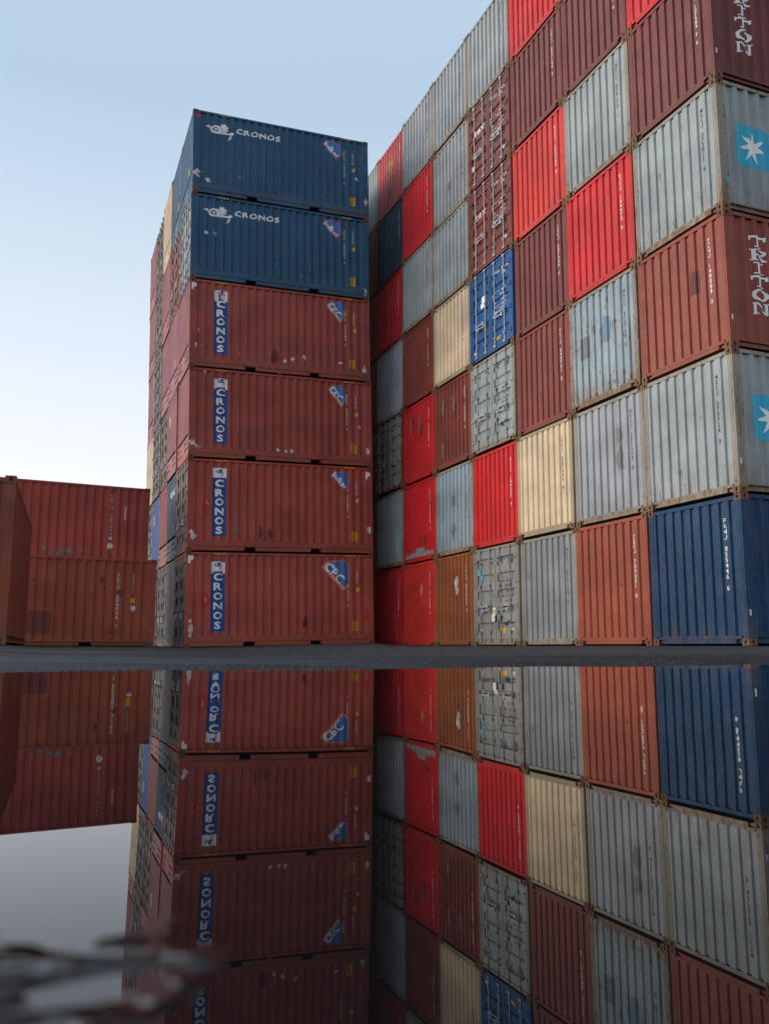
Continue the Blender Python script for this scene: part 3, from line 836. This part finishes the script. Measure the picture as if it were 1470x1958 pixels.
for r in range(6):
    for k in range(5):
        rng = random.Random(7000+100*r+k)
        q = LB[r][k].split(':'); cn, wear, end = q[0], float(q[1]), q[2]
        jv = rng.uniform(-.02, .02) if k else 0
        js = rng.uniform(-.03, .03)*(k > 0)
        m = frame(LO, LA, js+(-.02, 0, .01, -.01, -.01, .02)[r]*(k == 0), k*LPIT+jv, r*LHR)
        if k == 0:
            body = {0:(.38,.078,.055), 1:(.335,.068,.048), 2:(.30,.064,.047), 3:(.31,.068,.052)}.get(r, CL['steelblue'])
            o = build_container(m, body, (.38, .2, .3, .45, .18, .28)[r], HL, end, True, doorcol=(.075,.07,.065) if r in (0, 1) else (CL['grey'] if end == 'door' else None), barmat=M_BAR2)
            if end == 'bulk' and r in (2, 3):
                for ch in o.children:
                    if ch.name.startswith('end_panel'): ch.color = tuple(CL[cn])+(.25,)
            tag(o, LFL[r], 'container', 'containers stacked in the left block')
        else:
            o = build_container(m, CL[cn], wear, HL, end, False, doorcol=(.11,.108,.10) if cn == 'greyd' else None, frame=CL['brick'] if (end == 'door' and k != 3) else None, barmat=None if cn == 'gapshade' else M_BAR2)
            tag(o, '%s container %s, %s of the left block\'s %s' % (CN[cn], {'door': 'with doors', 'bulk': 'with hatch end', 'panel': 'with plain end'}[end], TL[r], DEEP[k]),
                'container', 'containers stacked in the left block')
        if end != 'door':
            K = dict(H=HL, end=end)
            if cn in ('steelblue', 'navy'):
                decal('number_marking', Flat().stack('CRXU 740921 8', 1.9, 2.6, 1.4, .08, .01), M_WHITE, o, 'end', .003, **K)
            if cn in ('purple', 'steelblue', 'navy'):
                decal('label', Flat().rect(1.55, .9, 1.78, 1.2), M_YEL, o, 'end', .003, **K)
            if (r, k) in ((2, 1), (1, 3), (0, 1)):
                decal('label', Flat().rect(.5, 1.9, .8, 2.3), M_SCUFF if r != 0 else M_BANNER, o, 'end', .003, **K)
            if (r, k) == (1, 1): decal('lettering', Flat().text('CRONOS', .9, 2.2, .22, .03, .7), M_WHITE2, o, 'end', .003, **K)
            if r == 0: decal('label', Flat().rect(.5, 1.1, .8, 1.2), M_OCHRE, o, 'end', .003, **K)
        if k: continue
        # ---------------- marks on the long front
        H = HL
        S = lambda x, z, w_, h_, mt=M_SCUFF: scuff(o, rng, x, z*H, w_, h_, mt, 'front')
        # striped hazard marks on the top rail
        for x in (.86, 5.10):
            fl = Flat()
            for i in range(4): fl.poly([(x+i*.09, H-.082), (x+i*.09+.04, H-.082), (x+i*.09+.075, H-.02), (x+i*.09+.035, H-.02)])
            d = decal('hazard_stripes', fl, M_YEL, o, 'front', .003)
            for v in d.data.vertices: v.co.y = -(HY-.002)
        num = ['CRXU 074287 9', 'UBCU 200822 6', 'MBBU 084760 2', 'UBCU 004280 9', 'UBCU 740092 9', 'UBCU 740481 2'][r]
        decal('number_marking', Flat().stack(num, 5.19, .845*H, .41*H, .07, .012, .74), M_WHITE, o, 'front')
        decal('number_marking', Flat().stack('7000CB', 5.50, .83*H, .68*H, .05, .012, .74), M_WHITE, o, 'front')
        decal('label', Flat().rect(5.47, .585*H, 5.57, .63*H), M_YEL, o, 'front')
        y0 = 5.31 if r < 4 else 5.36
        decal('warning_label', Flat().rect(y0, .15*H, y0+.2, .255*H), M_YEL, o, 'front')
        fl = Flat()
        for i in range(5): fl.rect(y0+.02, (.165+.018*i)*H, y0+.16, (.171+.018*i)*H)
        decal('label_print', fl, M_BLACK, o, 'front', .0055)
        if r >= 4:
            e = emblem(.38, .690*H, 1.0); e.v = [(a, .690*H+(b-.690*H)*.60) for a, b in e.v]
            decal('emblem', e, M_WHITE2, o, 'front', .004)
            decal('lettering', Flat().text('CRONOS', 1.42, .795*H, .175, .035, 1.28, .2), M_WHITE2, o, 'front', .004)
            diamond(o, [(4.40,.875),(4.50,.925),(4.72,.94),(5.04,.915),(5.06,.765),(4.92,.70)], M_LOGOR, 'bulker')
            if r == 5:
                S(.16, .93, .14, .18, M_REDS); S(.15, .24, .22, .26); S(.5, .17, .16, .2); S(5.62, .5, .12, .14)
                S(5.95, .22, .12, .28)
            else:
                decal('label', Flat().rect(.44, .53*H, .56, .565*H), M_WHITE, o, 'front')
                decal('label', Flat().poly(blob(rng, .78, .55*H, .13, .15, 8, .05)), M_GREEN, o, 'front')
                S(5.9, .1, .16, .24)
        else:
            tear = r in (0, 2, 3)
            zb, zt = .165*H, (.905*H if r != 3 else .90*H)
            decal('banner', Flat().rect(.78, zb, 1.21, .80*H), M_BANNER, o, 'front', .003)
            fl = Flat()
            if tear:
                for i in range(6): fl.rect(.78+i*.072, .795*H-(.06 if i in (0, 5) else 0)-(.1 if (r == 3 and i in (1, 4)) else 0)+(.14 if i == 2 and r == 3 else 0), .78+i*.072+.066, zt-rng.uniform(0, .05))
            else: fl.rect(.78, .80*H, 1.21, zt)
            decal('banner_top', fl, M_WHITE2, o, 'front', .0045)
            decal('lettering', Flat().stack('CRONOS', .995, .79*H, .18*H, .27, .03+.012*(r%2), .74), M_WHITE2, o, 'front', .006)
            e = emblem(.86, .82*H, .27); e.v = [(a, .81*H+(b-.81*H)*.9) for a, b in e.v]
            decal('emblem', e, M_BANNER, o, 'front', .006)
            if r == 0: diamond(o, [(4.30,.855),(4.50,.925),(5.12,.93),(5.24,.89),(5.24,.65),(5.04,.59)], M_ORL, 'CPC', 1.15)
            elif r == 1: diamond(o, [(4.60,.89),(4.74,.935),(5.16,.94),(5.24,.91),(5.25,.78),(5.11,.70)], M_LOGOR, 'bulker')
            else: diamond(o, [(4.52,.88),(4.66,.925),(4.95,.94),(5.12,.925),(5.14,.78),(5.01,.69)], M_TAN, 'CPC', .8)
            # torn stickers and chalky scrapes at the posts
            if r == 3:
                decal('lettering', Flat().text('P', .06, .88*H, .2, .06), M_WHITE2, o, 'front', .004)
                S(2.95, .02, .14, .1); S(3.35, .19, .14, .12); S(3.75, .22, .12, .16); S(3.1, .16, .1, .1); S(1.6, .18, .06, .12)
                S(2.75, .2, .3, .45, M_PATCHM); S(.3, .42, .05, .1); S(.22, .25, .08, .14); S(5.0, .2, .12, .08); S(5.85, .14, .12, .3)
            if r == 2:
                S(2.85, .14, .12, .1); S(3.1, .11, .14, .16); S(3.3, .12, .1, .18); S(.12, .16, .3, .18); S(.3, .12, .2, .1); S(.55, .04, .2, .06)
                S(5.9, .18, .14, .26); S(5.62, .46, .1, .1); S(.5, .96, .1, .12, M_TAN)
            if r == 1:
                decal('lettering', Flat().text('P', 5.82, .87*H, .2, .06), M_WHITE2, o, 'front', .004)
                decal('label', Flat().rect(5.84, .24*H, 5.97, .31*H), M_WHITE, o, 'front')
                S(.18, .17, .22, .3); S(.62, .53, .08, .1); S(1.5, .25, .1, .3, M_PATCH); S(2.3, .22, .1, .5, M_PATCHM); S(2.6, .2, .1, .3, M_PATCHM)
                S(.58, .50, .2, .5, M_REDS); S(.62, .53, .09, .1); S(.42, .95, .08, .1, M_REDS); S(5.56, .92, .08, .12, M_REDS)
            if r == 0:
                decal('lettering', Flat().text('P', .08, .885*H, .22, .06), M_WHITE2, o, 'front', .004)
                S(.2, .2, .18, .3); S(.16, .13, .12, .12); S(.18, .28, .1, .12); S(.64, .5, .14, .12); S(.62, .5, .22, .6, M_REDS)
                S(3.75, .25, .2, .3, M_PATCHM); S(5.85, .3, .2, .5, M_REDS)
        for _ in range(9):
            S(rng.uniform(.3, 5.9), rng.uniform(.13, .34), rng.uniform(.03, .12), rng.uniform(.03, .1), M_PATCH)

# ------------------------------------------------------------------ low containers at the far left
def place(x, y, z, yaw, corner='right'):
    """near right bottom corner at x, y"""
    a = Vector((math.cos(yaw), math.sin(yaw), 0)); n = Vector((-math.sin(yaw), math.cos(yaw), 0))
    p = Vector((x, y, z))-a*HX+n*HY
    m = Matrix.Rotation(yaw, 4, 'Z'); m.translation = p
    return m
H = H0
mL = build_container(place(-6.86, 26.25, .135, .47), (.29,.062,.032), .6, H0, 'panel')
tag(mL, 'orange-red container with dark repaint square, on the ground beside the left block', 'container', 'low containers at the far left')
mB = build_container(place(-7.75, 28.45, .135, .47), CL['brown'], .3, H0, 'panel')
tag(mB, 'brick red container hidden behind the orange-red one, under the upper one', 'container', 'low containers at the far left')
mU = build_container(place(-7.75, 28.45, .135+RHR, .47), (.31,.056,.042), .3, H0, 'panel')
tag(mU, 'weathered red container with white number, standing higher behind the orange-red one', 'container', 'low containers at the far left')
rng = random.Random(5)
decal('number_marking', Flat().stack('TRIU 204006 1', 4.95, 2.15, .55, .07, .012), M_WHITE, mL, 'front')
decal('number_marking', Flat().stack('220022G1', 5.38, 2.15, 1.55, .05, .012), M_WHITE, mL, 'front')
decal('label', Flat().rect(5.33, 1.28, 5.45, 1.42), M_YEL, mL, 'front')
scuff(mL, rng, 5.4, 1.1, .14, .2, M_SCUFF)
decal('repaint_patch', Flat().rect(2.35, .36, 3.15, 1.0), plain('brown_repaint_patch', (.15, .045, .035), .6, worn=.2), mL, 'front')
for _ in range(5): scuff(mL, rng, rng.uniform(2.6, 5.7), rng.uniform(.3, 2.1), rng.uniform(.05, .25), rng.uniform(.05, .2), M_PATCHM)
decal('number_marking', Flat().stack('TRIU 207009', 4.85, 2.3, .95, .075, .012), M_WHITE, mU, 'front')
decal('label', Flat().rect(4.80, .82, 4.90, .92), M_WHITE, mU, 'front'); scuff(mU, rng, 4.85, .62, .16, .2, M_WHITE)
decal('number_marking', Flat().stack('2250', 5.28, 1.95, 1.5, .06, .012), M_WHITE, mU, 'front')
for x in (1.65, 2.1): decal('label', Flat().rect(x, 1.42, x+.22, 1.50), M_PATCHB, mU, 'front')
for _ in range(8): scuff(mU, rng, rng.uniform(1.5, 4), rng.uniform(.3, .6), rng.uniform(.1, .3), rng.uniform(.05, .2), M_PATCH)
# the nearest one: its long side faces right, its end faces the camera
def place_end(x, y, z, yaw):
    """near end facing the camera: local -x end towards the viewer; right corner at x, y"""
    d = Vector((-math.sin(yaw), math.cos(yaw), 0))      # local +x goes away
    nl = Vector((-math.cos(yaw), -math.sin(yaw), 0))    # local +y goes left
    p = Vector((x, y, z))+d*HX+nl*HY
    return Matrix(((d.x, nl.x, 0, p.x), (d.y, nl.y, 0, p.y), (d.z, nl.z, 1, p.z), (0, 0, 0, 1)))
mN = build_container(place_end(-5.71, 13.3, .125, .342), (.20,.038,.026), .55, H0, 'panel', frame=(.22,.05,.025))
tag(mN, 'rusty red-brown container at the left edge, its shaded long side turned right', 'container', 'low containers at the far left')

# ------------------------------------------------------------------ ground and puddle
def shore(phi):
    """distance from the camera to the water's edge, phi from +Y toward +X"""
    d = Vector((math.sin(phi), math.cos(phi)))
    t = math.tan(max(-1.2, min(1.2, phi)))
    # edge points (-.85,1.93) (0,2.3) (1.43,3.25)
    y = lin(2.3, 2.3, 0)
    c = abs(phi)
    if phi < 0: k = .44; den = d.y-k*d.x
    else: k = .62; den = d.y-k*d.x
    rr = 2.3/den if den > .25 else 9
    back = 3.4
    wgt = min(1, max(0, (c-.75)/.8))
    wob = 1+.010*mnoise.noise(Vector((phi*14, .3, 0)))+.006*mnoise.noise(Vector((phi*60, 1.7, 0)))+.003*mnoise.noise(Vector((phi*170, 4.7, 0)))
    return lin(min(rr, 6), back, wgt)*wob
AZ = [(-math.pi, 14, .11), (-.8, 14, .12), (-.435, 13.2, .118), (-.40, 14, .110), (-.375, 24.6, .137), (-.25, 26, .137), (-.222, 26.9, .106), (-.16, 27.1, .155), (-.10, 27.4, .203), (-.07, 27.6, .226), (-.04, 27.8, .243), (-.01, 28.1, .255), (.012, 29, .20),
      (.12, 24, .155), (.25, 19, .132), (.39, 15.8, .108), (.62, 20, .11), (.9, 20, .12), (math.pi, 14, .11)]
def azp(phi):
    for (a, d, z), (b, e, y) in zip(AZ, AZ[1:]):
        if a <= phi <= b:
            t = (phi-a)/(b-a); return lin(d, e, t), lin(z, y, t)
    return 14, .11
phis = [-math.pi+i*R(6) for i in range(22)]
phis = [p for p in phis if p < -R(46)]
n = 260
phis += [lin(-R(46), R(46), i/n) for i in range(n+1)]
phis += [R(46)+i*(math.pi*2-R(92)-(math.pi-R(46)))/22*1.0 for i in range(1, 23)]
phis = sorted(set(round(p, 6) for p in phis if -math.pi <= p < math.pi-.02))
fr_in = [0.02, .3, .6, .85, .95, .985]
out = [0, .01, .03, .06, .1, .16, .24, .34, .45, .6, .75, .95, 1.2, 1.5, 1.9, 2.4, 3, 3.8, 4.8, 6, 7.5, 9, 11, 13, 15.5, 18, 21, 25, 30, 45, 80, 200, 600, 2500]
vs, fs = [], []
for p in phis:
    rs = shore(p); de, ze = azp(p)
    for f in fr_in:
        vs.append((math.sin(p)*rs*f, math.cos(p)*rs*f, -.025*(1-f)-.0015))
    for d in out:
        rr = rs+d
        t = min(1, d/max(1, de-rs))
        z = ze*t+max(0, min(rr, 75)-de-.3)*.0062
        lip = .010*(1-math.exp(-d/.12))*(1-t)
        x, y = math.sin(p)*rr, math.cos(p)*rr
        nz = mnoise.noise(Vector((x*1.1, y*2.2, 0)))*.011*min(1, d/.7)*(1-t*.7)+mnoise.noise(Vector((x*9, y*9, 3)))*.0016*min(1, d/.08)
        vs.append((x, y, z+lip+(nz if rr < 60 else 0)-.0))
K = len(fr_in)+len(out); NP = len(phis)
for i in range(NP):
    j = (i+1) % NP
    for k in range(K-1):
        fs.append((i*K+k, j*K+k, j*K+k+1, i*K+k+1))
c0 = len(vs); vs.append((0, 0, -.026))
for i in range(NP): fs.append((c0, ((i+1) % NP)*K, i*K))
me = bpy.data.meshes.new('ground'); me.from_pydata(vs, [], [tuple(reversed(f)) for f in fs])
me.materials.append(M_ASPH)
for p in me.polygons: p.use_smooth = True
g = obj('ground', me); g['kind'] = 'structure'
wv, wf = [], []
for p in phis:
    rs = shore(p)*1.012; wv.append((math.sin(p)*rs, math.cos(p)*rs, 0))
wv.append((0, 0, 0))
for i in range(NP): wf.append((NP, (i+1) % NP, i))
me = bpy.data.meshes.new('puddle_water'); me.from_pydata(wv, [], wf)
me.materials.append(M_WATER)
wo = obj('puddle_water', me); wo['kind'] = 'structure'

# grit lying on the asphalt beyond the water's edge
rng = random.Random(77)
mb = MB()
def ground_z(p, d):
    rs = shore(p); de, ze = azp(p)
    rr = rs+d; t = min(1, d/max(1, de-rs))
    x, y = math.sin(p)*rr, math.cos(p)*rr
    nz = mnoise.noise(Vector((x*1.1, y*2.2, 0)))*.011*min(1, d/.7)*(1-t*.7)+mnoise.noise(Vector((x*9, y*9, 3)))*.0016*min(1, d/.08)
    return x, y, ze*t+.010*(1-math.exp(-d/.12))*(1-t)+nz
for i in range(2600):
    p = rng.uniform(-R(30), R(30)); d = rng.uniform(0, 1)**2.2*9-.01
    x, y, z = ground_z(p, max(0, d))
    r = rng.uniform(.0014, .0040)*(1+d*.12)
    n = len(mb.v)
    mb.v += [(x+r*rng.uniform(.7, 1.5), y, z), (x, y+r, z), (x-r*rng.uniform(.7, 1.5), y, z), (x, y-r, z), (x+r*.2, y, z+r*rng.uniform(.5, .9)), (x, y, z-r)]
    for a, b in ((0, 1), (1, 2), (2, 3), (3, 0)): mb.f += [(n+a, n+b, n+4), (n+b, n+a, n+5)]
M_GRIT = plain('wet_stone_grit', (.035, .037, .045), .5, var=.6)
go = obj('gravel', mb.mesh('gravel', M_GRIT)); go['kind'] = 'stuff'; go['label'] = 'fine dark grit scattered on the wet asphalt by the puddle'
